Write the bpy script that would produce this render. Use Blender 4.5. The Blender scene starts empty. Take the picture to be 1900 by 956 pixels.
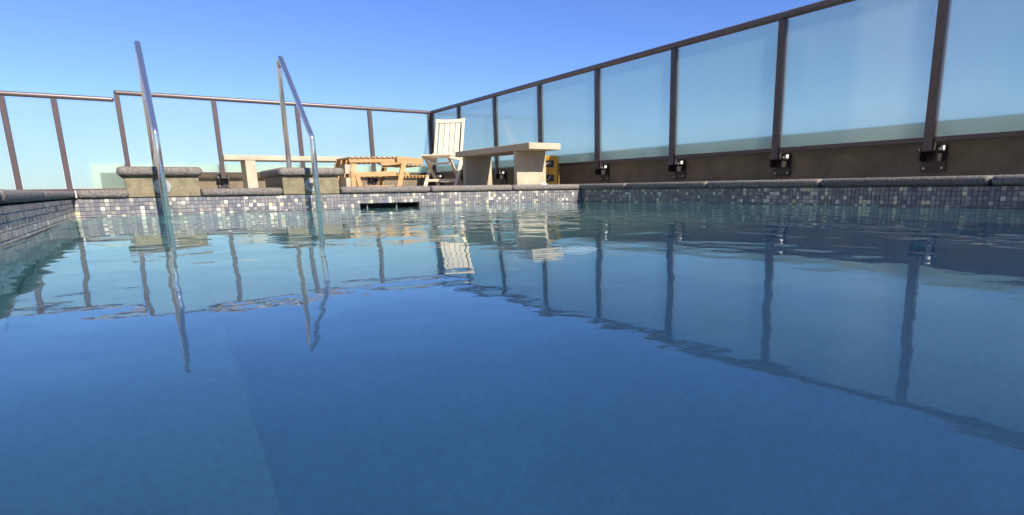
import bpy, bmesh, math, random
import numpy as np
from mathutils import Vector, Matrix
R = math.radians
random.seed(7)
scene = bpy.context.scene
col = scene.collection

# ------------------------------------------------------------------ camera
cd = bpy.data.cameras.new('camera')
cam = bpy.data.objects.new('camera', cd); col.objects.link(cam)
cd.sensor_width = 36.0
cd.lens = 1079.705 / 1900 * 36.0
cd.shift_x = -(1041.91 - 950) / 1900
cd.shift_y = (574.933 - 478) / 1900
cd.clip_start = 0.02; cd.clip_end = 6000
fw = Vector((0.56690325, 0.7974833, -0.20649718))
rt = Vector((0.81311806, -0.58190514, -0.01501407))
up = Vector((0.13213524, 0.15939506, 0.978332))
m = Matrix((rt, up, -fw)).transposed().to_4x4()
m.translation = Vector((0, 0, 0.14))
cam.matrix_world = m
scene.camera = cam

# ------------------------------------------------------------------ light
SUN_EL, SUN_AZ = R(38), R(10)            # azimuth off -Y towards +X
sdir = Vector((math.sin(SUN_AZ) * math.cos(SUN_EL), -math.cos(SUN_AZ) * math.cos(SUN_EL), math.sin(SUN_EL)))
w = bpy.data.worlds.new('World'); scene.world = w; w.use_nodes = True
nt = w.node_tree; nt.nodes.clear()
sky = nt.nodes.new('ShaderNodeTexSky'); sky.sky_type = 'NISHITA'; sky.sun_disc = False
sky.sun_elevation = SUN_EL; sky.sun_rotation = R(170)
sky.altitude = 100; sky.air_density = 1.0; sky.dust_density = 0.12; sky.ozone_density = 4.0
bg = nt.nodes.new('ShaderNodeBackground'); bg.inputs['Strength'].default_value = 0.075
wo = nt.nodes.new('ShaderNodeOutputWorld')
tint = nt.nodes.new('ShaderNodeMix'); tint.data_type = 'RGBA'; tint.blend_type = 'MULTIPLY'; tint.inputs['Factor'].default_value = 1.0
tint.inputs['B'].default_value = (0.86, 0.965, 1.42, 1)          # the clear saturated blue of the day
sat = nt.nodes.new('ShaderNodeHueSaturation'); sat.inputs['Saturation'].default_value = 1.06; nt.links.new(sky.outputs[0], sat.inputs['Color'])
nt.links.new(sat.outputs[0], tint.inputs['A']); nt.links.new(tint.outputs['Result'], bg.inputs[0]); nt.links.new(bg.outputs[0], wo.inputs[0])
sl = bpy.data.lights.new('sun', 'SUN'); sl.energy = 5.0; sl.angle = R(0.53); sl.color = (1.0, 0.94, 0.84)
so = bpy.data.objects.new('sun', sl); col.objects.link(so)
so.rotation_euler = sdir.to_track_quat('Z', 'Y').to_euler(); so.location = (2, -6, 8)
scene.view_settings.view_transform = 'Standard'; scene.view_settings.look = 'None'
scene.view_settings.exposure = 0.75; scene.view_settings.gamma = 1.0
scene.view_settings.use_curve_mapping = False
scene.cycles.max_bounces = 12; scene.cycles.transparent_max_bounces = 16
scene.cycles.transmission_bounces = 10; scene.cycles.glossy_bounces = 6
scene.cycles.sample_clamp_indirect = 3.0
scene.cycles.use_denoising = True

# ------------------------------------------------------------------ dimensions (metres, water at z = 0)
XP, YP, XL, YF = 3.5615, 4.647, -0.3228, -1.6        # pool: right, far, left, near walls
ZC, ZT, DECK = 0.166, 0.112, 0.15                     # coping top, tile top, deck
FLOOR, LEDGE, LEDGE_X = -1.14, -1.0, 0.15
YB, XF = 9.724, 4.253                                 # fence planes
HR, HG, HLOW = 1.4395, 0.4214, 1.350                  # rail top, glass bottom, low rail top
PX, PY, PTOP = XF + 0.105, YB + 0.105, 0.527          # parapet faces and top

# ------------------------------------------------------------------ materials
MATS = {}
def new_mat(name):
    mt = bpy.data.materials.new(name); mt.use_nodes = True
    MATS[name] = mt
    return mt, mt.node_tree, mt.node_tree.nodes['Principled BSDF']
def mat(name, c, rough=0.6, metal=0.0, var=0.12, scale=20.0, bump=0.0, bscale=None, stretch=None, spec=0.5, speck=None, objvar=0.0, detail=4):
    mt, t, b = new_mat(name)
    b.inputs['Roughness'].default_value = rough; b.inputs['Metallic'].default_value = metal
    b.inputs['Specular IOR Level'].default_value = spec
    tc = t.nodes.new('ShaderNodeTexCoord'); mp = t.nodes.new('ShaderNodeMapping')
    t.links.new(tc.outputs['Object'], mp.inputs[0])
    if stretch: mp.inputs['Scale'].default_value = stretch
    oi = t.nodes.new('ShaderNodeObjectInfo')
    off = t.nodes.new('ShaderNodeVectorMath'); off.operation = 'SCALE'; off.inputs[0].default_value = (13, 7, 29)
    t.links.new(oi.outputs['Random'], off.inputs['Scale']); t.links.new(off.outputs[0], mp.inputs['Location'])
    n = t.nodes.new('ShaderNodeTexNoise'); n.inputs['Scale'].default_value = scale; n.inputs['Detail'].default_value = detail
    n.inputs['Roughness'].default_value = 0.65
    t.links.new(mp.outputs[0], n.inputs['Vector'])
    rp = t.nodes.new('ShaderNodeValToRGB')
    lo = [max(0, x * (1 - var)) for x in c]; hi = [min(1, x * (1 + var)) for x in c]
    rp.color_ramp.elements[0].position = 0.3; rp.color_ramp.elements[1].position = 0.7
    rp.color_ramp.elements[0].color = (*lo, 1); rp.color_ramp.elements[1].color = (*hi, 1)
    t.links.new(n.outputs['Fac'], rp.inputs[0]); cur = rp.outputs[0]
    if speck:                                         # (colour, scale, amount)
        v = t.nodes.new('ShaderNodeTexNoise'); v.inputs['Scale'].default_value = speck[1]; v.inputs['Detail'].default_value = 2
        t.links.new(mp.outputs[0], v.inputs['Vector'])
        r2 = t.nodes.new('ShaderNodeValToRGB'); r2.color_ramp.elements[0].position = 0.56; r2.color_ramp.elements[1].position = 0.66
        r2.color_ramp.elements[1].color = (speck[2],) * 3 + (1,)
        t.links.new(v.outputs['Fac'], r2.inputs[0])
        mx = t.nodes.new('ShaderNodeMix'); mx.data_type = 'RGBA'; mx.inputs['B'].default_value = (*speck[0], 1)
        t.links.new(r2.outputs[0], mx.inputs['Factor']); t.links.new(cur, mx.inputs['A']); cur = mx.outputs['Result']
    if objvar:
        hs = t.nodes.new('ShaderNodeHueSaturation')
        mr = t.nodes.new('ShaderNodeMapRange'); mr.inputs['To Min'].default_value = 1 - objvar; mr.inputs['To Max'].default_value = 1 + objvar
        t.links.new(oi.outputs['Random'], mr.inputs['Value']); t.links.new(mr.outputs[0], hs.inputs['Value'])
        t.links.new(cur, hs.inputs['Color']); cur = hs.outputs[0]
    t.links.new(cur, b.inputs['Base Color'])
    if bump:
        nb = t.nodes.new('ShaderNodeTexNoise'); nb.inputs['Scale'].default_value = bscale or scale * 3; nb.inputs['Detail'].default_value = 5
        t.links.new(mp.outputs[0], nb.inputs['Vector'])
        bp = t.nodes.new('ShaderNodeBump'); bp.inputs['Strength'].default_value = 1.0; bp.inputs['Distance'].default_value = bump
        t.links.new(nb.outputs['Fac'], bp.inputs['Height']); t.links.new(bp.outputs[0], b.inputs['Normal'])
    return mt

mat('granite', (0.15, 0.128, 0.11), 0.8, var=0.45, scale=60, bump=0.006, bscale=60, speck=((0.30, 0.255, 0.205), 150, 0.85), objvar=0.12)
mat('pier_stone', (0.215, 0.176, 0.105), 0.85, var=0.3, scale=24, bump=0.003, bscale=160, speck=((0.14, 0.10, 0.05), 230, 0.8))
mat('mortar', (0.62, 0.60, 0.56), 0.9, var=0.15, scale=40, bump=0.001)
mat('grout', (0.14, 0.135, 0.135), 0.9, var=0.2, scale=60)
mat('bronze', (0.085, 0.06, 0.054), 0.38, metal=0.25, var=0.1, scale=8, spec=0.6)
mat('bronze_rail', (0.115, 0.086, 0.078), 0.4, metal=0.25, var=0.08, scale=8, spec=0.7)
mat('bracket', (0.045, 0.034, 0.03), 0.45, metal=0.2, var=0.2, scale=30)
mat('steel', (0.80, 0.785, 0.76), 0.15, metal=0.94, var=0.05, scale=15)
mat('steel_dull', (0.40, 0.385, 0.34), 0.4, metal=0.6, var=0.1, scale=40)
mat('white_plastic', (0.78, 0.76, 0.70), 0.45, var=0.05)
mat('stucco', (0.18, 0.138, 0.09), 0.95, var=0.22, scale=6, bump=0.003, bscale=120)
mat('white_paint', (0.92, 0.90, 0.85), 0.7, var=0.06, scale=9, bump=0.001, bscale=90)
mat('concrete', (0.42, 0.362, 0.255), 0.85, var=0.16, scale=7, bump=0.0008, bscale=120, speck=((0.45, 0.38, 0.29), 90, 0.4))
mat('teak', (0.40, 0.24, 0.10), 0.6, var=0.22, scale=9, stretch=(1.0, 9, 9), bump=0.0006, bscale=30, objvar=0.12)
mat('pale_teak', (0.74, 0.61, 0.43), 0.6, var=0.12, scale=9, stretch=(1.0, 9, 9), bump=0.0006, bscale=30, objvar=0.06)
mat('yellow_plastic', (0.50, 0.285, 0.035), 0.4, var=0.1, scale=12)
mat('black_label', (0.012, 0.011, 0.012), 0.5, var=0.1)
mat('dark_plastic', (0.02, 0.022, 0.022), 0.6, var=0.2)
mat('grey_plastic', (0.25, 0.26, 0.25), 0.5, var=0.1)
mat('drain_plastic', (0.72, 0.78, 0.78), 0.5, var=0.05)
mat('soil', (0.16, 0.15, 0.11), 0.95, var=0.4, scale=0.02)
mat('render_wall', (0.66, 0.63, 0.57), 0.9, var=0.06, scale=3)
mat('window_glass', (0.03, 0.04, 0.05), 0.06, var=0.1, spec=0.8)

TILE_COLS = [(0.20, 0.182, 0.20), (0.165, 0.157, 0.185), (0.235, 0.205, 0.215), (0.132, 0.13, 0.158), (0.22, 0.207, 0.215),
             (0.175, 0.155, 0.19), (0.29, 0.245, 0.23), (0.62, 0.57, 0.51), (0.60, 0.51, 0.33), (0.43, 0.385, 0.35), (0.34, 0.31, 0.30)]
TILE_W = [20, 19, 15, 16, 14, 12, 9, 6.5, 3, 5, 8]
for i, c in enumerate(TILE_COLS): mat('tile_%d' % i, (c[0] * 1.08, c[1] * 1.10, c[2] * 0.98), 0.2, var=0.10, scale=50, objvar=0.10, spec=0.5)

# deck pavers
mt, t, b = new_mat('pavers'); b.inputs['Roughness'].default_value = 0.9
tc = t.nodes.new('ShaderNodeTexCoord'); br = t.nodes.new('ShaderNodeTexBrick'); br.offset = 0
br.inputs['Scale'].default_value = 1.0; br.inputs['Brick Width'].default_value = 0.4; br.inputs['Row Height'].default_value = 0.4
br.inputs['Mortar Size'].default_value = 0.004
br.inputs['Color1'].default_value = (0.25, 0.20, 0.15, 1); br.inputs['Color2'].default_value = (0.29, 0.235, 0.175, 1); br.inputs['Mortar'].default_value = (0.2, 0.18, 0.15, 1)
t.links.new(tc.outputs['Object'], br.inputs[0]); t.links.new(br.outputs[0], b.inputs['Base Color'])
# underwater mosaic
def mosaic(name, c1, c2, mort, pale=None):
    mt, t, b = new_mat(name); b.inputs['Roughness'].default_value = 0.6
    tc = t.nodes.new('ShaderNodeTexCoord')
    br = t.nodes.new('ShaderNodeTexBrick'); br.offset = 0
    br.inputs['Scale'].default_value = 1.0; br.inputs['Brick Width'].default_value = 0.025; br.inputs['Row Height'].default_value = 0.025
    br.inputs['Mortar Size'].default_value = 0.0012
    br.inputs['Color1'].default_value = (*c1, 1); br.inputs['Color2'].default_value = (*c2, 1); br.inputs['Mortar'].default_value = (*mort, 1)
    t.links.new(tc.outputs['Object'], br.inputs[0])
    n = t.nodes.new('ShaderNodeTexNoise'); n.inputs['Scale'].default_value = 2.2; n.inputs['Detail'].default_value = 6
    t.links.new(tc.outputs['Object'], n.inputs['Vector'])
    mr = t.nodes.new('ShaderNodeMapRange'); mr.inputs['From Min'].default_value = 0.3; mr.inputs['From Max'].default_value = 0.7
    mr.inputs['To Min'].default_value = 0.9; mr.inputs['To Max'].default_value = 1.1; t.links.new(n.outputs['Fac'], mr.inputs['Value'])
    n2 = t.nodes.new('ShaderNodeTexNoise'); n2.inputs['Scale'].default_value = 75; n2.inputs['Detail'].default_value = 3
    t.links.new(tc.outputs['Object'], n2.inputs['Vector'])
    mu = t.nodes.new('ShaderNodeMath'); mu.operation = 'MULTIPLY_ADD'; mu.inputs[1].default_value = 0.5
    t.links.new(n2.outputs['Fac'], mu.inputs[0]); ad = t.nodes.new('ShaderNodeMath'); ad.operation = 'SUBTRACT'; ad.inputs[1].default_value = 0.25
    t.links.new(mr.outputs[0], ad.inputs[0]); t.links.new(ad.outputs[0], mu.inputs[2]); mr = mu
    hs = t.nodes.new('ShaderNodeHueSaturation'); t.links.new(br.outputs[0], hs.inputs['Color']); t.links.new(mr.outputs[0], hs.inputs['Value'])
    cur = hs.outputs[0]
    if pale:                                         # underwater sunlight put into the lining colour, paler towards the far end
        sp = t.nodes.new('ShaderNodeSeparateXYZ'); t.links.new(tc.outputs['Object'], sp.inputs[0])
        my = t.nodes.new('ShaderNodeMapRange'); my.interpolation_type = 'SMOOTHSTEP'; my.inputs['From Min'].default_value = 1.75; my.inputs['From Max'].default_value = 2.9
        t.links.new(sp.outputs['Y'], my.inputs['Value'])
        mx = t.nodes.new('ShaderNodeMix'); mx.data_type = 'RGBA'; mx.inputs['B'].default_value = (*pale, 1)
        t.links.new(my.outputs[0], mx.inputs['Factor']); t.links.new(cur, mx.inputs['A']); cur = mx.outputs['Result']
    t.links.new(cur, b.inputs['Base Color'])
mosaic('pool_mosaic', (0.020, 0.084, 0.182), (0.0225, 0.091, 0.194), (0.021, 0.087, 0.185), (0.15, 0.32, 0.31))  # last colour carries the painted-in brightness of the far end
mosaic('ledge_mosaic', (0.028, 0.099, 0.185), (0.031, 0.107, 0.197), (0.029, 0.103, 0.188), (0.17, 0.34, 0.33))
mosaic('basin_mosaic', (0.24, 0.52, 0.49), (0.26, 0.54, 0.51), (0.25, 0.53, 0.50))
# frosted fence glass: part of the light goes straight through, part is scattered
mt, t, b = new_mat('frosted_glass'); t.nodes.remove(b); out = t.nodes['Material Output']
def N(k): return t.nodes.new(k)
tr = N('ShaderNodeBsdfTransparent'); tr.inputs[0].default_value = (0.87, 0.935, 0.875, 1)
rf = N('ShaderNodeBsdfRefraction'); rf.inputs['Color'].default_value = (0.87, 0.94, 0.885, 1); rf.inputs['IOR'].default_value = 1.25; rf.inputs['Roughness'].default_value = 0.55
tl = N('ShaderNodeBsdfTranslucent'); tl.inputs[0].default_value = (0.66, 0.90, 0.86, 1)
df = N('ShaderNodeBsdfDiffuse'); df.inputs[0].default_value = (0.60, 0.72, 0.66, 1)
gl = N('ShaderNodeBsdfGlossy'); gl.inputs['Roughness'].default_value = 0.06
m0 = N('ShaderNodeMixShader'); m0.inputs[0].default_value = 0.22      # straight / blurred
m1 = N('ShaderNodeMixShader'); m1.inputs[0].default_value = 0.45
m2 = N('ShaderNodeMixShader')
m3 = N('ShaderNodeMixShader'); fr = N('ShaderNodeFresnel')
ge = N('ShaderNodeNewGeometry'); io = N('ShaderNodeMapRange'); io.inputs['To Min'].default_value = 1.45; io.inputs['To Max'].default_value = 1 / 1.45
t.links.new(ge.outputs['Backfacing'], io.inputs['Value']); t.links.new(io.outputs[0], fr.inputs[0])
# dried water marks and wipe smears vary how milky the sheet is
tc = N('ShaderNodeTexCoord'); n1 = N('ShaderNodeTexNoise'); n1.inputs['Scale'].default_value = 1.6; n1.inputs['Detail'].default_value = 7; n1.inputs['Roughness'].default_value = 0.6
mp = N('ShaderNodeMapping'); mp.inputs['Scale'].default_value = (1, 1, 0.45); t.links.new(tc.outputs['Object'], mp.inputs[0]); t.links.new(mp.outputs[0], n1.inputs['Vector'])
mr = N('ShaderNodeMapRange'); mr.inputs['From Min'].default_value = 0.3; mr.inputs['From Max'].default_value = 0.7; mr.inputs['To Min'].default_value = 0.19; mr.inputs['To Max'].default_value = 0.27
t.links.new(n1.outputs['Fac'], mr.inputs['Value']); t.links.new(mr.outputs[0], m2.inputs[0])
t.links.new(tr.outputs[0], m0.inputs[1]); t.links.new(rf.outputs[0], m0.inputs[2])
t.links.new(tl.outputs[0], m1.inputs[1]); t.links.new(df.outputs[0], m1.inputs[2])
t.links.new(m0.outputs[0], m2.inputs[1]); t.links.new(m1.outputs[0], m2.inputs[2])
t.links.new(fr.outputs[0], m3.inputs[0]); t.links.new(m2.outputs[0], m3.inputs[1]); t.links.new(gl.outputs[0], m3.inputs[2])
t.links.new(m3.outputs[0], out.inputs[0])
# water
mt, t, b = new_mat('water'); t.nodes.remove(b); out = t.nodes['Material Output']
g = t.nodes.new('ShaderNodeBsdfGlass'); g.inputs['IOR'].default_value = 1.333; g.inputs['Roughness'].default_value = 0.0
g.inputs['Color'].default_value = (0.93, 0.985, 1.0, 1)
tc = t.nodes.new('ShaderNodeTexCoord'); nw = t.nodes.new('ShaderNodeTexNoise'); nw.inputs['Scale'].default_value = 22; nw.inputs['Detail'].default_value = 3
bw = t.nodes.new('ShaderNodeBump'); bw.inputs['Distance'].default_value = 0.00018; bw.inputs['Strength'].default_value = 1.0
t.links.new(tc.outputs['Object'], nw.inputs['Vector']); t.links.new(nw.outputs['Fac'], bw.inputs['Height']); t.links.new(bw.outputs[0], g.inputs['Normal'])
t.links.new(g.outputs[0], out.inputs[0])

# ------------------------------------------------------------------ mesh helpers
class MB:
    def __init__(s): s.v = []; s.f = []; s.mi = []
    def add(s, vs, fs, mi=0):
        o = len(s.v); s.v += [tuple(v) for v in vs]; s.f += [tuple(i + o for i in f) for f in fs]; s.mi += [mi] * len(fs)
    def box(s, x0, x1, y0, y1, z0, z1, mi=0):
        s.add([(x0, y0, z0), (x1, y0, z0), (x1, y1, z0), (x0, y1, z0), (x0, y0, z1), (x1, y0, z1), (x1, y1, z1), (x0, y1, z1)],
              [(3, 2, 1, 0), (4, 5, 6, 7), (0, 1, 5, 4), (1, 2, 6, 5), (2, 3, 7, 6), (3, 0, 4, 7)], mi)
    def bar(s, a, b, wd, ht, upv=(0, 0, 1), mi=0):
        a, b = Vector(a), Vector(b); d = (b - a).normalized(); u = Vector(upv)
        sd = d.cross(u).normalized(); u = sd.cross(d).normalized()
        vs = [p + sd * sx * wd / 2 + u * sz * ht / 2 for p in (a, b) for sx, sz in ((-1, -1), (1, -1), (1, 1), (-1, 1))]
        s.add(vs, [(3, 2, 1, 0), (4, 5, 6, 7), (0, 1, 5, 4), (1, 2, 6, 5), (2, 3, 7, 6), (3, 0, 4, 7)], mi)
    def tube(s, pts, r, n=14, cap=True):
        pts = [Vector(p) for p in pts]; rings = []
        nrm = None
        for i, p in enumerate(pts):
            d = (pts[min(i + 1, len(pts) - 1)] - pts[max(i - 1, 0)]).normalized()
            if nrm is None:
                nrm = d.cross(Vector((0.3, 0.2, 0.93)));
                if nrm.length < 1e-3: nrm = d.cross(Vector((1, 0, 0)))
                nrm.normalize()
            else: nrm = (nrm - d * nrm.dot(d)).normalized()
            bn = d.cross(nrm)
            rings.append([p + (nrm * math.cos(a) + bn * math.sin(a)) * r for a in [2 * math.pi * k / n for k in range(n)]])
        vs = [v for rg in rings for v in rg]
        fs = [(i * n + k, i * n + (k + 1) % n, (i + 1) * n + (k + 1) % n, (i + 1) * n + k) for i in range(len(pts) - 1) for k in range(n)]
        if cap:
            fs.append(tuple(range(n - 1, -1, -1))); fs.append(tuple((len(pts) - 1) * n + k for k in range(n)))
        s.add(vs, fs)
    def mesh(s, name, mats, bevel=0.0, seg=2, smooth=False, jitter=0.0):
        me = bpy.data.meshes.new(name); me.from_pydata(s.v, [], s.f)
        for mm in mats: me.materials.append(MATS[mm])
        me.polygons.foreach_set('material_index', s.mi)
        bm = bmesh.new(); bm.from_mesh(me)
        if bevel: bmesh.ops.bevel(bm, geom=list(bm.edges), offset=bevel, segments=seg, profile=0.5, affect='EDGES', clamp_overlap=True)
        if jitter:
            for v in bm.verts: v.co += Vector((random.uniform(-1, 1), random.uniform(-1, 1), random.uniform(-1, 1))) * jitter
        bmesh.ops.recalc_face_normals(bm, faces=list(bm.faces))
        bm.to_mesh(me); bm.free()
        if smooth: me.polygons.foreach_set('use_smooth', [True] * len(me.polygons))
        me.update()
        return me
    def build(s, name, mats, parent=None, bevel=0.0, seg=2, smooth=False, jitter=0.0, loc=None):
        if isinstance(mats, str): mats = [mats]
        return link(name, s.mesh(name, mats, bevel, seg, smooth, jitter), parent, loc)
def link(name, me, parent=None, loc=None):
    o = bpy.data.objects.new(name, me); col.objects.link(o)
    if parent is not None: o.parent = parent
    if loc is not None: o.location = loc
    return o
def box(name, dims, mats, parent=None, bevel=0.0, seg=2, **k):
    b = MB(); b.box(*dims); return b.build(name, mats, parent, bevel, seg, **k)
def bar(name, a, b, wd, ht, mats, parent=None, bevel=0.0, upv=(0, 0, 1), seg=2):
    q = MB(); q.bar(a, b, wd, ht, upv); return q.build(name, mats, parent, bevel, seg)
def tag(o, label=None, cat=None, group=None, kind=None):
    if label: o['label'] = label
    if cat: o['category'] = cat
    if group: o['group'] = group
    if kind: o['kind'] = kind
    return o
def thing(name, label, cat, loc=(0, 0, 0), group=None, rz=0):
    o = bpy.data.objects.new(name, None); col.objects.link(o); o.location = loc; o.rotation_euler[2] = rz
    o.empty_display_size = 0.1
    return tag(o, label, cat, group)
def disc(r, h, n=20):
    """round plate lying in XY, z 0..h"""
    b = MB(); vs = [(r * math.cos(2 * math.pi * k / n), r * math.sin(2 * math.pi * k / n), z) for z in (0, h) for k in range(n)]
    b.add(vs, [tuple(range(n - 1, -1, -1)), tuple(range(n, 2 * n))] + [(k, (k + 1) % n, n + (k + 1) % n, n + k) for k in range(n)]); return b
def facing(d):  # rotation taking +Z to d
    return Vector(d).to_track_quat('Z', 'Y').to_euler()

# ------------------------------------------------------------------ setting: ground, deck, pool shell
gm = MB(); gm.add([(-3000, -3000, -14), (3000, -3000, -14), (3000, 3000, -14), (-3000, 3000, -14)], [(0, 1, 2, 3)])
tag(gm.build('ground', 'soil'), kind='structure')
dk = MB(); X0D, X1D, Y0D, Y1D = -5.0, PX + 0.25, -5.0, PY + 0.25
dk.box(X0D, X1D, YP + 0.30, Y1D, -0.3, DECK); dk.box(X0D, X1D, Y0D, YF - 0.30, -0.3, DECK)
dk.box(X0D, XL - 0.30, YF - 0.30, YP + 0.30, -0.3, DECK); dk.box(XP + 0.30, X1D, YF - 0.30, YP + 0.30, -0.3, DECK)
tag(dk.build('deck', 'pavers'), kind='structure')

SK = (1.398, 1.885, -0.075, 0.036)          # skimmer mouth x0,x1,z0,z1
ZB = FLOOR - 0.1
g_ = 0.004
def wall(name, boxes):
    b = MB()
    for q in boxes: b.box(*q)
    o = b.build(name, ['grout']); o['kind'] = 'structure'; return o
yb0, yb1 = YP + g_, YP + 0.30
wall_back = wall('pool_wall_far', [(XL - 0.3, SK[0], yb0, yb1, -0.1, ZT - 0.001), (SK[1], XP + 0.3, yb0, yb1, -0.1, ZT - 0.001),
                                   (SK[0], SK[1], yb0, yb1, SK[3], ZT - 0.001), (SK[0], SK[1], yb0, yb1, -0.1, SK[2])])
wall_right = wall('pool_wall_right', [(XP + g_, XP + 0.30, YF - 0.3, YP + g_, -0.1, ZT - 0.001)])
wall_left = wall('pool_wall_left', [(XL - 0.30, XL - g_, YF - 0.3, YP + g_, -0.1, ZT - 0.001)])
wall_near = wall('pool_wall_near', [(XL - g_, XP + g_, YF - 0.30, YF - g_, -0.1, ZT - 0.001)])
ub = MB()                                    # basin below the tile band
ub.box(XL - 0.3, XP + 0.3, YP + 0.001, YP + 0.3, ZB, -0.1); ub.box(XL - 0.3, XP + 0.3, YF - 0.3, YF - 0.001, ZB, -0.1)
ub.box(XP + 0.001, XP + 0.3, YF, YP, ZB, -0.1); ub.box(XL - 0.3, XL - 0.001, YF, YP, ZB, -0.1)
tag(ub.build('pool_basin', 'basin_mosaic'), kind='structure')
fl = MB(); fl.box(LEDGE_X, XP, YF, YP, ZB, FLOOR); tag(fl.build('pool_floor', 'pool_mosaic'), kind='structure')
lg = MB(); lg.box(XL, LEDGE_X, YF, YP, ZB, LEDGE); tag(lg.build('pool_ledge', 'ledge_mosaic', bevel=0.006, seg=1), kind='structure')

# ---- mosaic tiles
P_ = 0.025; TS = 0.0222; NROW = 8
tile_mesh = []
for i in range(len(TILE_COLS)):
    b = MB(); h = TS / 2; k = h - 0.0014
    b.add([(-h, 0.006, -h), (h, 0.006, -h), (h, 0.006, h), (-h, 0.006, h), (-h, 0.001, -h), (h, 0.001, -h), (h, 0.001, h), (-h, 0.001, h),
           (-k, 0, -k), (k, 0, -k), (k, 0, k), (-k, 0, k)],
          [(0, 1, 5, 4), (1, 2, 6, 5), (2, 3, 7, 6), (3, 0, 4, 7), (4, 5, 9, 8), (5, 6, 10, 9), (6, 7, 11, 10), (7, 4, 8, 11), (8, 9, 10, 11)])
    tile_mesh.append(b.mesh('tile', ['tile_%d' % i]))
camI = cam.matrix_world.inverted()
def px(p):
    q = camI @ Vector(p); f = 1079.705
    return (1041.91 + f * q.x / -q.z, 574.933 - f * q.y / -q.z) if q.z < -0.02 else (-9999, 0)
def pick_tile(u, row, seed, light=1.0):
    rr = random.Random(seed * 100003 + u * 31 + row)
    ws = TILE_W[:7] + [x * light for x in TILE_W[7:]]
    return rr.choices(range(len(TILE_COLS)), ws)[0]
def tiles(parent, axis, a0, a1, plane, rot, seed, n_single, skip=None, light_patch=None, light=1.0):
    n = int((a1 - a0) / P_); cells = []
    for u in range(n):
        for r_ in range(NROW):
            a = a0 + (u + 0.5) * P_ + 0.0016 * (u // 12 % 2); z = ZT - (r_ + 0.5) * P_ - 0.0005
            p = (a, plane, z) if axis == 'x' else (plane, a, z)
            if skip and skip(a, z): continue
            ci = pick_tile(u, r_, seed, light)
            if light_patch and light_patch(a) and random.Random(u * 7 + r_).random() < 0.35: ci = random.Random(u + r_ * 13).choice([7, 9, 10, 8])
            x, y = px(p); vis = (-12 < x < 1912) and z > -0.014
            dist = Vector((p[0], p[1], p[2] - 0.14)).length
            cells.append((0 if vis else 1, dist, p, ci))
    cells.sort(key=lambda c: (c[0], c[1]))
    for c in cells[:n_single]:
        if c[0]: break
        o = link('tile', tile_mesh[c[3]], parent, c[2]); o.rotation_euler = (random.uniform(-.05, .05), random.uniform(-.03, .03), rot + random.uniform(-.05, .05))
    rest = [c for i, c in enumerate(cells) if i >= n_single or c[0]]
    vs, fs, mi = [], [], []
    base = [v.co.copy() for v in tile_mesh[0].vertices]; fb = [tuple(p.vertices) for p in tile_mesh[0].polygons]
    for c in rest:
        M = Matrix.Translation(c[2]) @ Matrix.Rotation(rot + random.uniform(-.05, .05), 4, 'Z') @ Matrix.Rotation(random.uniform(-.05, .05), 4, 'X')
        o = len(vs); vs += [tuple(M @ v) for v in base]; fs += [tuple(i + o for i in f) for f in fb]; mi += [c[3]] * len(fb)
    me = bpy.data.meshes.new('mosaic_field'); me.from_pydata(vs, [], fs)
    for i in range(len(TILE_COLS)): me.materials.append(MATS['tile_%d' % i])
    me.polygons.foreach_set('material_index', mi); me.update()
    o = link('mosaic_field', me, parent); o['kind'] = 'stuff'
tiles(wall_back, 'x', XL, XP, YP, 0, 11, 290, skip=lambda a, z: SK[0] - 0.012 < a < SK[1] + 0.012 and SK[2] - 0.012 < z < SK[3] + 0.012)
tiles(wall_right, 'y', YF, YP, XP, -math.pi / 2, 23, 290, light_patch=lambda a: 2.15 < a < 2.55)
tiles(wall_left, 'y', YF, YP, XL, math.pi / 2, 37, 200, light=0.25)
tiles(wall_near, 'x', XL, XP, YF, math.pi, 41, 0)

for wall_, pts, vert in ((wall_back, (.605, .83, 2.262, 2.86), 'x'), (wall_right, (3.2, 2.155, 1.30), 'y')):
    for a in pts:
        a = (XL if vert == 'x' else YF) + round((a - (XL if vert == 'x' else YF)) / P_) * P_
        d_ = (a - .0022, a + .0022, YP + .0012, YP + .0052, -.012, ZT - .002) if vert == 'x' else (XP + .0012, XP + .0052, a - .0022, a + .0022, -.012, ZT - .002)
        box('grout_seam', d_, 'mortar', wall_)
# lime and dirt left at the waterline
mat('scale_line', (0.075, 0.07, 0.06), 0.8, var=0.5, scale=30)
for wall_, d_ in ((wall_back, (XL + .001, SK[0] - .01, YP - .0016, YP + .004, -.003, .0022)), (wall_back, (SK[1] + .01, XP - .001, YP - .0016, YP + .004, -.003, .0022)),
                  (wall_right, (XP - .0016, XP + .004, YF + .01, YP - .003, -.003, .0022)), (wall_left, (XL - .004, XL + .0016, YF + .01, YP - .003, -.003, .0022))):
    box('waterline_stain', d_, 'scale_line', wall_)
# ---- skimmer in the far wall
sk = thing('pool_skimmer', 'dark rectangular skimmer mouth let into the sunlit mosaic wall at the waterline', 'skimmer', (SK[0], YP, SK[2]))
W_, H_ = SK[1] - SK[0], SK[3] - SK[2]
b = MB(); b.box(0, W_, .26, .27, 0, H_); b.box(0, .008, .02, .26, 0, H_); b.box(W_ - .008, W_, .02, .26, 0, H_); b.box(.008, W_ - .008, .02, .26, 0, .008); b.box(.008, W_ - .008, .02, .26, H_ - .008, H_)
b.build('throat', 'dark_plastic', sk)
for xx in (.062, .30): box('divider', (xx, xx + .006, .03, .05, .008, H_ - .008), 'grey_plastic', sk)
box('sill', (.008, W_ - .008, .028, .05, .009, .066), 'grey_plastic', sk)

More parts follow.
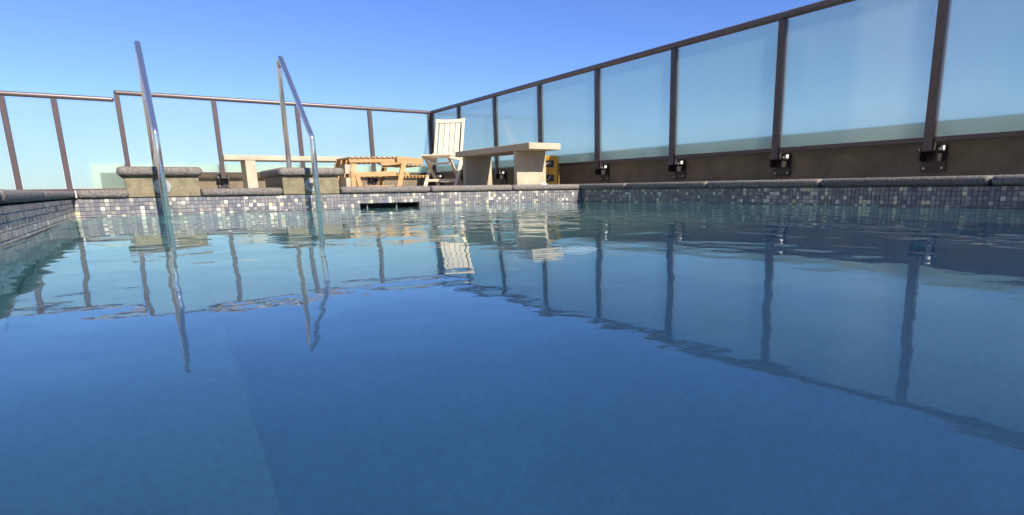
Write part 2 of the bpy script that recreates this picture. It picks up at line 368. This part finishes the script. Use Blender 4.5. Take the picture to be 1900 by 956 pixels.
# ---- coping stones
def coping(name, parent_dims, stones):
    b = MB(); b.box(*parent_dims); o = b.build(name, 'mortar'); o['kind'] = 'structure'
    for s in stones:
        q = MB(); q.box(*s)
        st = q.build('coping_stone', 'granite', o, bevel=(s[5] - s[4]) * .445, seg=5, smooth=True, jitter=0.0008)
    return o
zc0 = ZT + 0.0015
cb = [(-0.3195 + .02, -0.039), (0.352, 0.857), (1.262, 1.985), (1.99, 2.775), (2.78, 3.536)]
coping('pool_coping_far', (XL + .03, XP + .25, YP + .06, YP + .26, ZT + .001, ZT + .03), [(a, b_, YP - .022, YP + .30, zc0, ZC) for a, b_ in cb])
ys = [YF - .28, -.75, .27, 1.20, 2.13, 3.06, 3.98, YP + .30]
coping('pool_coping_right', (XP + .06, XP + .26, YF - .2, YP + .2, ZT + .0012, ZT + .03), [(XP - .022, XP + .30, a + .0025, b_ - .0025, zc0, ZC) for a, b_ in zip(ys[:-1], ys[1:])])
box('mortar_joint', (-.3042, -.2978, YP - .019, YP + .27, .118, .1625), 'mortar', bpy.data.objects['pool_coping_far'])
ysl = [YF - .28, -.55, .37, 1.30, 2.25, 3.2, 4.1, YP + .30]
coping('pool_coping_left', (XL - .26, XL - .06, YF - .2, YP + .2, ZT + .0012, ZT + .03), [(XL - .30, XL + .02, a + .0025, b_ - .0025, .1175, .1575) for a, b_ in zip(ysl[:-1], ysl[1:])])
coping('pool_coping_near', (XL + .06, XP - .06, YF - .26, YF - .06, ZT + .0012, ZT + .03), [(a, a + .94, YF - .30, YF + .022, zc0, ZC) for a in (-.28, .67, 1.62, 2.57)])

# ---- piers with cap stones
def pier(label, x0, x1, c0, c1):
    o = thing('stone_pier', label, 'pier', ((x0 + x1) / 2, YP, ZT), 'stone piers carrying the handrails')
    ox, oy, oz = o.location
    box('pier_block', (x0 - ox, x1 - ox, -.002, .70, .003, .248 - oz), 'pier_stone', o, bevel=.004, seg=1)
    q = MB(); q.box(c0 - ox, c1 - ox, -.036, .80, .2485 - oz, .306 - oz)
    q.build('cap_stone', 'granite', o, bevel=.0255, seg=5, smooth=True, jitter=.0008)
pier('tan stone pier with grey cap under the handrail nearest the left pool corner', -.052, .347, -.088, .374)
pier('tan stone pier with grey cap between the long bench and the skimmer', .861, 1.253, .837, 1.294)

# ---- handrails
def bend(pts, rad, n=7):
    out = [Vector(pts[0])]
    for i in range(1, len(pts) - 1):
        p0, p1, p2 = Vector(pts[i - 1]), Vector(pts[i]), Vector(pts[i + 1]); r_ = rad[i - 1]
        a = (p0 - p1).normalized(); c = (p2 - p1).normalized(); ang = a.angle(c); d = r_ / math.tan(ang / 2)
        s, e = p1 + a * d, p1 + c * d
        ctr = p1 + (a + c).normalized() * (r_ / math.sin(ang / 2))
        for k in range(n + 1):
            f = k / n; v = (s - ctr).normalized().slerp((e - ctr).normalized(), f) if (s - ctr).angle(e - ctr) > 1e-4 else (s - ctr).normalized()
            out.append(ctr + v * r_)
    out.append(Vector(pts[-1])); return out
def handrail(label, x):
    o = thing('pool_handrail', label, 'handrail', (x, YP, 0), 'bent steel handrails at the pool steps')
    yf, yr = -.165, .69
    pts = bend([(0, yf, -.55), (0, yf, .51), (0, yr - .02, 1.245), (0, yr, .318)], [.06, .072], 9)
    b = MB(); b.tube(pts, .019, 18); b.build('pipe', 'steel', o, smooth=True)
    f = disc(.048, .006, 32).build('wall_flange', 'steel_dull', o); f.location = (0.0, -.003, .182); f.rotation_euler = facing((0, -1, 0))
    for sx in (-1, 1):
        k = disc(.0065, .005, 6).build('bolt', 'steel_dull', f); k.location = (sx * .031, 0, .006)
    b = MB(); b.tube([(0.0, -.008, .186), (0.0, yf + .018, .186)], .013, 10); b.build('stand_off', 'steel_dull', o, smooth=True)
    k = disc(.05, .008, 28).build('foot_flange', 'steel_dull', o); k.location = (0, yr, .306)
    return o
handrail('steel pool handrail nearest the left corner, seen edge-on', .14)
handrail('steel pool handrail showing its open bent loop', 1.053)

# ------------------------------------------------------------------ parapets
pb = thing('parapet_wall', 'low tan parapet behind the far fence, banded white along its top', 'wall', (0, PY, DECK))
xl = -.444
box('wall_body', (xl + .085, PX + .2, .004, .20, 0, PTOP - DECK - .115), 'stucco', pb)
b = MB(); b.box(xl, PX + .2, 0, .22, PTOP - DECK - .115, PTOP - DECK); b.box(xl, xl + .085, 0, .22, 0, PTOP - DECK - .115)
b.build('white_band', 'white_paint', pb)
pr_ = thing('parapet_wall', 'shaded brown parapet under the fence along the right side of the pool', 'wall', (PX, 0, DECK))
box('wall_body', (.004, .20, -5, PY - .003, 0, PTOP - DECK - .115), 'stucco', pr_)
box('white_band', (0, .22, -5, PY - .003, PTOP - DECK - .115, PTOP - DECK), 'white_paint', pr_)

# ------------------------------------------------------------------ glass fences
def bracket(parent, p, out, along, front=True):
    """foot bracket: out = unit vector from wall to pool, along = unit along the fence"""
    o_, a_ = Vector(out), Vector(along); P = Vector(p); zup = Vector((0, 0, 1))
    q = MB()
    def bx(c, da, do, dz):
        vs = [Vector(c) + a_ * sa * da / 2 + o_ * so_ * do / 2 + zup * sz * dz / 2 for sz in (-1, 1) for sa, so_ in ((-1, -1), (1, -1), (1, 1), (-1, 1))]
        q.add(vs, [(3, 2, 1, 0), (4, 5, 6, 7), (0, 1, 5, 4), (1, 2, 6, 5), (2, 3, 7, 6), (3, 0, 4, 7)])
    wallc = P - o_ * .098
    bx(wallc + zup * .285, .15, .010, .17)
    bx(P - o_ * .045 + zup * .335, .15, .095, .010)
    for s in (-1, 1): bx(P - o_ * .045 + zup * .30 + a_ * s * .055, .008, .085, .06)
    k = q.build('bracket', 'bracket', parent)
    for sa in (-1, 1):
        for z in (.225, .352):
            bo = disc(.0085, .012, 10).build('bolt', 'steel_dull', k); bo.location = wallc + o_ * .005 + a_ * sa * .055 + zup * z; bo.rotation_euler = facing(o_)
        bo = disc(.0085, .012, 8).build('bolt', 'steel_dull', k); bo.location = P + a_ * sa * .06 + zup * .340 - o_ * .01
    q = MB(); c = P + zup * .352 - a_ * 0 
    bx(c + (-o_) * .055 + a_ * (.062 if out[0] else -.062) * (-1 if out[0] else 1), .014, .03, .03)
    q.build('washer_block', 'white_plastic', k)
def fence(name, label, base, along, out, posts, top, gbot, bottom_rail=True, brackets=True, post_bot=.33, rail_ext=(0, 0), last_post=True):
    o = thing(name, label, 'fence', base)
    B = Vector(base); a_ = Vector(along); o_ = Vector(out); zup = Vector((0, 0, 1))
    z0 = B.z
    def obox(nm, mt_, a0, a1, o0, o1, za, zb, bev=0.0, seg=2, par=o):
        q = MB()
        vs = [a_ * a + o_ * oo + zup * (z - z0) for z in (za, zb) for a, oo in ((a0, o0), (a1, o0), (a1, o1), (a0, o1))]
        q.add(vs, [(3, 2, 1, 0), (4, 5, 6, 7), (0, 1, 5, 4), (1, 2, 6, 5), (2, 3, 7, 6), (3, 0, 4, 7)])
        return q.build(nm, mt_, par, bevel=bev, seg=seg, smooth=(seg > 3))
    RH = .058
    obox('top_rail', 'bronze_rail', posts[0] - .03 + rail_ext[0], posts[-1] + .03 + rail_ext[1], -.031, .031, top - RH, top, .0275, 6)
    for i, a in enumerate(posts):
        if last_post or i < len(posts) - 1: obox('post', 'bronze', a - .029, a + .029, -.029, .029, post_bot, top - RH - .001, .004)
        if brackets: bracket(o, a_ * a - zup * z0, out, along)
    for a, b_ in zip(posts[:-1], posts[1:]):
        obox('glass_panel', 'frosted_glass', a + .038, b_ - .038, -.004, .004, gbot + .003, top - RH - .008)
        if bottom_rail: obox('bottom_rail', 'bronze', a + .030, b_ - .030, -.014, .014, gbot - .032, gbot, .003)
    return o
pr_posts = [6.375 - 1.1421 * k for k in range(-2, 9)][::-1]
pr_posts = [y for y in pr_posts] + [YB - .045]
fence('glass_fence', 'long frosted glass fence with dark bronze posts along the right side of the pool', (XF, 0, DECK), (0, 1, 0), (-1, 0, 0), pr_posts, HR, HG, rail_ext=(0, .062))
bp = [-.0468 + 1.081 * k for k in range(4)] + [XF]
fence('glass_fence', 'pale frosted glass fence with sunlit rail across the far end behind the benches', (0, YB, DECK), (1, 0, 0), (0, -1, 0), bp[:-1] + [XF - .04], HR, HG, rail_ext=(0, 0))
lp = [-.0468 - .0] + []
lps = [-3.45, -2.87, -2.29, -1.72, -1.154, -.680, -.0468 - .06]
fence('glass_fence', 'lower frosted glass fence section reaching to the deck at the far left', (0, YB, DECK), (1, 0, 0), (0, -1, 0), lps[:-1] + [-.0468], HLOW, DECK + .06, bottom_rail=True, brackets=False, post_bot=DECK, rail_ext=(0, -.063), last_post=False)

# ------------------------------------------------------------------ furniture
# concrete bench with its end to the pool
bn = thing('concrete_bench', 'cream concrete bench end-on to the pool, beside the shaded right parapet', 'bench', (3.72, 6.41, DECK))
ox, oy, oz = bn.location
box('seat_slab', (3.512 - ox, 3.935 - ox, 5.5 - oy, 7.33 - oy, .547 - oz, .617 - oz), 'concrete', bn, bevel=.006)
for y in (5.80, 7.10): box('leg', (3.532 - ox, 3.93 - ox, y - oy, y + .065 - oy, 0, .546 - oz), 'concrete', bn, bevel=.004)
bl = thing('concrete_bench', 'long cream concrete bench parallel to the far fence, between the handrails', 'bench', (1.8, 8.4, DECK))
ox, oy, oz = bl.location
box('seat_slab', (.903 - ox, 2.69 - ox, 8.2 - oy, 8.62 - oy, .518 - oz, .577 - oz), 'concrete', bl, bevel=.006)
for x in (1.125, 2.31): box('leg', (x - ox, x + .115 - ox, 8.205 - oy, 8.60 - oy, 0, .517 - oz), 'concrete', bl, bevel=.004)

# slatted wooden lounger
lo = thing('wooden_lounger', 'low slatted teak lounger standing in front of the long concrete bench', 'lounger', (2.5, 7.3, DECK))
ox, oy, oz = lo.location
def L(x, y, z): return (x - ox, y - oy, z - oz)
def lbar(nm, a, b_, wd, ht, bev=.003, upv=(0, 0, 1)): return bar(nm, L(*a), L(*b_), wd, ht, 'teak', lo, bev, upv)
for y in (7.03, 7.57): lbar('side_rail', (2.03, y, .475), (2.60, y, .487), .028, .05)
for k in range(9): lbar('slat', (2.065 + k * .062, 7.0, .507 + k * .0013), (2.065 + k * .062, 7.6, .507 + k * .0013), .045, .016, .002)
lbar('end_board', (2.575, 6.97, .487), (2.915, 7.02, .470), .026, .078, .004)
lbar('end_board', (2.575, 7.60, .487), (2.915, 7.60, .470), .026, .078, .004)
for k in range(6): lbar('slat', (2.63 + k * .052, 6.995, .432 - k * .002), (2.63 + k * .052, 7.59, .432 - k * .002), .036, .014, .002)
lbar('leg', (2.565, 6.955, DECK), (2.655, 6.955, .45), .03, .06, .004, (1, 0, 0))
lbar('leg', (2.565, 7.63, DECK), (2.655, 7.63, .45), .03, .06, .004, (1, 0, 0))
lbar('leg', (2.045, 6.99, DECK), (2.055, 6.99, .35), .03, .055, .004, (1, 0, 0))
lbar('leg', (2.125, 6.98, DECK), (2.095, 6.98, .31), .028, .05, .004, (1, 0, 0))
lbar('leg', (2.045, 7.6, DECK), (2.045, 7.6, .46), .03, .055, .004, (1, 0, 0))
lbar('leg', (2.05, 7.03, .33), (2.10, 7.05, .46), .028, .05, .004, (1, 0, 0))
lbar('stretcher', (2.09, 7.02, .315), (2.57, 7.01, .328), .022, .055)
lbar('stretcher', (2.09, 7.56, .315), (2.95, 7.56, .33), .022, .05)
for k in range(7): lbar('slat', (2.68 + k * .045, 7.0, .30), (2.68 + k * .045, 7.55, .30), .03, .014, .002)
lbar('stretcher', (2.60, 7.05, .285), (3.0, 7.05, .295), .022, .03)
lbar('foot_board', (2.15, 6.95, DECK + .022), (2.50, 6.95, DECK + .022), .05, .035)

# folding slatted chair
ch = thing('folding_chair', 'pale slatted wooden folding chair facing left in the far corner', 'chair', (3.655, 7.88, DECK), rz=0)
phi = R(47)
ch.rotation_euler[2] = -phi          # local -Y is the way the chair faces
def cbar(nm, a, b_, wd, ht, bev=.003, upv=(0, 0, 1)): return bar(nm, a, b_, wd, ht, 'pale_teak', ch, bev, upv)
SH = .43; BT = .97
def back_at(t_, x): # point on the raked back: t 0..1 seat to top
    return (x, .02 + .17 * t_, SH + .02 + (BT - SH - .02) * t_ - .014 * (1 - (x / .21) ** 2) * (t_ > .95))
for sx in (-1, 1): cbar('back_stile', back_at(-.12, sx * .198), back_at(.97, sx * .198), .036, .022, .004, (0, -1, .2))
for k in range(4): cbar('back_slat', back_at(.05, -.1215 + k * .081), back_at(.90, -.1215 + k * .081), .065, .012, .002, (0, -1, .2))
q = MB(); nn = 8
for k in range(nn):
    xa, xb = -.215 + .43 * k / nn, -.215 + .43 * (k + 1) / nn
    da, db = .014 * (1 - (xa / .215) ** 2), .014 * (1 - (xb / .215) ** 2)
    A0, A1 = back_at(.885, 0), back_at(.885, 0)
    for _ in (0,):
        z0 = SH + .02 + (BT - SH - .02) * .89; z1 = BT
        y0 = .02 + .17 * .89; y1 = .19
        vs = [(xa, y0 - .016, z0), (xb, y0 - .016, z0), (xb, y1 - .016, z1 - db), (xa, y1 - .016, z1 - da), (xa, y0 + .014, z0), (xb, y0 + .014, z0), (xb, y1 + .014, z1 - db), (xa, y1 + .014, z1 - da)]
        fs = [(0, 1, 2, 3), (7, 6, 5, 4), (0, 4, 5, 1), (3, 2, 6, 7)] + ([(0, 3, 7, 4)] if k == 0 else []) + ([(1, 5, 6, 2)] if k == nn - 1 else [])
        q.add(vs, fs)
q.build('top_rail', 'pale_teak', ch)
cbar('back_rail', back_at(0, -.18), back_at(0, .18), .03, .05)
for sx in (-1, 1): cbar('seat_rail', (sx * .195, -.40, SH - .02), (sx * .195, .02, SH - .035), .022, .04)
for k in range(7): cbar('seat_slat', (-.215, -.405 + k * .066, SH + .008 - k * .002), (.215, -.405 + k * .066, SH + .008 - k * .002), .052, .016, .002)
for sx in (-1, 1):
    cbar('leg', (sx * .222, -.34, 0), (sx * .222, .06, SH + .06), .022, .045, .003, (1, 0, 0))
    cbar('leg', (sx * .17, .06, 0), (sx * .17, -.36, SH - .03), .022, .042, .003, (1, 0, 0))
cbar('stretcher', (-.222, -.26, .105), (.222, -.26, .105), .02, .035)
cbar('stretcher', (-.17, -.02, .10), (.17, -.02, .10), .02, .035)
cbar('stretcher', (-.17, -.30, SH - .10), (.17, -.30, SH - .10), .02, .03)

# yellow crate
cr = thing('bottle_crate', 'yellow plastic bottle crate with black labels behind the end-on bench', 'crate', (4.06, 5.98, DECK), rz=R(-42))
CW, CD, CH = .26, .26, .355
b = MB()
tk = .012
def ring(z0, z1, i_=0.0):
    b = MB(); x, y = CW / 2 - i_, CD / 2 - i_; xi, yi = CW / 2 - tk, CD / 2 - tk
    vs = [(sx * a, sy * c, z) for z in (z0, z1) for a, c in ((x, y), (xi, yi)) for sx, sy in ((-1, -1), (1, -1), (1, 1), (-1, 1))]
    fs = []
    for k in range(4):
        j = (k + 1) % 4
        fs += [(k, j, 8 + j, 8 + k), (4 + j, 4 + k, 12 + k, 12 + j), (8 + k, 8 + j, 12 + j, 12 + k), (j, k, 4 + k, 4 + j)]
    b.add(vs, fs); return b
for z0, z1 in ((0, .03), (.165, .195), (CH - .03, CH)): ring(z0, z1).build('rim', 'yellow_plastic', cr)
box('base', (-CW / 2 + tk, CW / 2 - tk, -CD / 2 + tk, CD / 2 - tk, .002, .012), 'yellow_plastic', cr)
e = .006
for zz in (.0305, .1955):
    z1 = zz + .134
    ring(zz, z1, .004).build('side_wall', 'yellow_plastic', cr)
    lb = MB(); lb.box(-.02, .105, -CD / 2 - .0005, -CD / 2 + .004, zz + .025, z1 - .03); lab = lb.build('label_panel', 'black_label', cr)
    sq = MB()
    if zz > .1: sq.tube([(.055, -CD / 2 - .001, zz + .05), (.075, -CD / 2 - .001, zz + .09), (.045, -CD / 2 - .001, zz + .075), (.01, -CD / 2 - .001, zz + .055), (.0, -CD / 2 - .001, zz + .07), (.02, -CD / 2 - .001, zz + .08)], .003, 5)
    else: sq.tube([(.065, -CD / 2 - .001, zz + .09), (.04, -CD / 2 - .001, zz + .045), (.01, -CD / 2 - .001, zz + .04), (.0, -CD / 2 - .001, zz + .055)], .003, 5)
    sq.build('mark', 'white_plastic', lab)
    for k in range(7):
        y = -CD / 2 + .03 + k * .033
        box('rib', (CW / 2 - .003, CW / 2 + .006, y - .005, y + .005, zz, z1), 'yellow_plastic', cr)
for k in range(3):
    box('corner_post', (CW / 2 - .008 if k else -CW / 2 - .004, CW / 2 + .008 if k else -CW / 2 + .01, (-CD / 2 - .006, -CD / 2 - .006, CD / 2 - .012)[k], (-CD / 2 + .012, -CD / 2 + .012, CD / 2 + .006)[k], .001, CH - .002), 'yellow_plastic', cr, bevel=.003, seg=1)

# small white lid on the deck in front of the bench
q = MB(); n = 20
prof = [(.0, .038), (.018, .036), (.034, .028), (.044, .014), (.047, 0), (.043, 0)]
vs = [(r_ * math.cos(2 * math.pi * k / n), r_ * math.sin(2 * math.pi * k / n), z) for r_, z in prof for k in range(n)]
q.add(vs, [(i * n + k, i * n + (k + 1) % n, (i + 1) * n + (k + 1) % n, (i + 1) * n + k) for i in range(len(prof) - 1) for k in range(n)])
ld = q.build('plastic_lid', 'white_plastic', smooth=True); ld.location = (3.60, 5.36, DECK + .001)
tag(ld, 'small white domed lid on the deck at the foot of the end-on bench', 'lid')

# drain cover on the pool floor
dr = thing('drain_cover', 'round white ribbed drain cover lying on the blue pool floor', 'drain', (1.565, 2.045, FLOOR + .001))
disc(.088, .012, 36).build('rim_plate', 'drain_plastic', dr)
for k in range(28):
    a = 2 * math.pi * k / 28
    q = MB(); q.bar((.026 * math.cos(a), .026 * math.sin(a), .015), (.080 * math.cos(a), .080 * math.sin(a), .015), .007, .008); q.build('rib', 'grey_plastic' if 0 else 'drain_plastic', dr)
dd = disc(.081, .001, 36).build('slot_ring', 'dark_plastic', dr); dd.location = (0, 0, .0121)
hb = disc(.025, .008, 24).build('hub', 'drain_plastic', dr); hb.location = (0, 0, .0125)

# neighbouring building to the left, outside the frame, tower mirrored faintly in the right-hand glass, wing added to block skylight
nb = thing('neighbour_building', 'pale rendered building with an added unseen wing beyond the left side of the roof deck', 'building', (-8, 4, -14))
box('tower_wall', (-3, 2, 4.0, 8.8, 0, 23.5), 'render_wall', nb)
box('sky_block_wing', (-3, -1.2, -16, 3.99, 0, 21.0), 'render_wall', nb)  # unseen wing added to keep low skylight off the right pool wall
for y0, z0 in ((5.2, 16.6), (5.2, 19.9)):
    f = box('window', (2.0, 2.06, y0, y0 + 1.7, z0, z0 + 1.25), 'white_paint', nb)
    box('pane', (2.055, 2.072, y0 + .07, y0 + 1.63, z0 + .07, z0 + 1.18), 'window_glass', f)
for y0 in (-12, -8, -4, 0):  # windows on the added wing
    f = box('window', (-1.2, -1.14, y0, y0 + 1.9, 16.2, 17.7), 'white_paint', nb)
    box('pane', (-1.145, -1.128, y0 + .07, y0 + 1.83, 16.27, 17.63), 'window_glass', f)

# ------------------------------------------------------------------ water surface: real ripples
nx, ny = 340, 540
gx = np.linspace(XL - .003, XP + .003, nx); gy = np.linspace(YF - .003, YP + .003, ny)
GX, GY = np.meshgrid(gx, gy)
rng = np.random.default_rng(5)
Z = np.zeros_like(GX)
def waves(n, l0, l1, slope, mod, spread=None, d0=0.0):
    global Z
    acc = np.zeros_like(GX)
    for _ in range(n):
        lam = math.exp(rng.uniform(math.log(l0), math.log(l1))); th = rng.uniform(0, 2 * math.pi) if spread is None else d0 + rng.normal() * spread
        k = 2 * math.pi / lam
        acc += slope / k * math.sqrt(2.0 / n) * np.sin(k * (GX * math.cos(th) + GY * math.sin(th)) + rng.uniform(0, 6.28))
    Z += acc * mod
far = np.clip((np.hypot(GX, GY) - .5) / 3.0, 0, 1)
waves(10, .9, 1.9, .010, 0.42 + 0.6 * far)
waves(30, .16, .5, .012, 0.28 + 0.95 * far ** 1.2)
waves(46, .05, .13, .010, 0.40 + 0.65 * far ** 1.4)
me = bpy.data.meshes.new('pool_water')
vs = np.stack([GX, GY, Z], -1).reshape(-1, 3)
idx = np.arange(nx * ny).reshape(ny, nx)
fs = np.stack([idx[:-1, :-1], idx[:-1, 1:], idx[1:, 1:], idx[1:, :-1]], -1).reshape(-1, 4)
me.from_pydata(vs.tolist(), [], fs.tolist()); me.materials.append(MATS['water'])
me.polygons.foreach_set('use_smooth', [True] * len(me.polygons)); me.update()
wt = link('pool_water', me); wt['kind'] = 'structure'
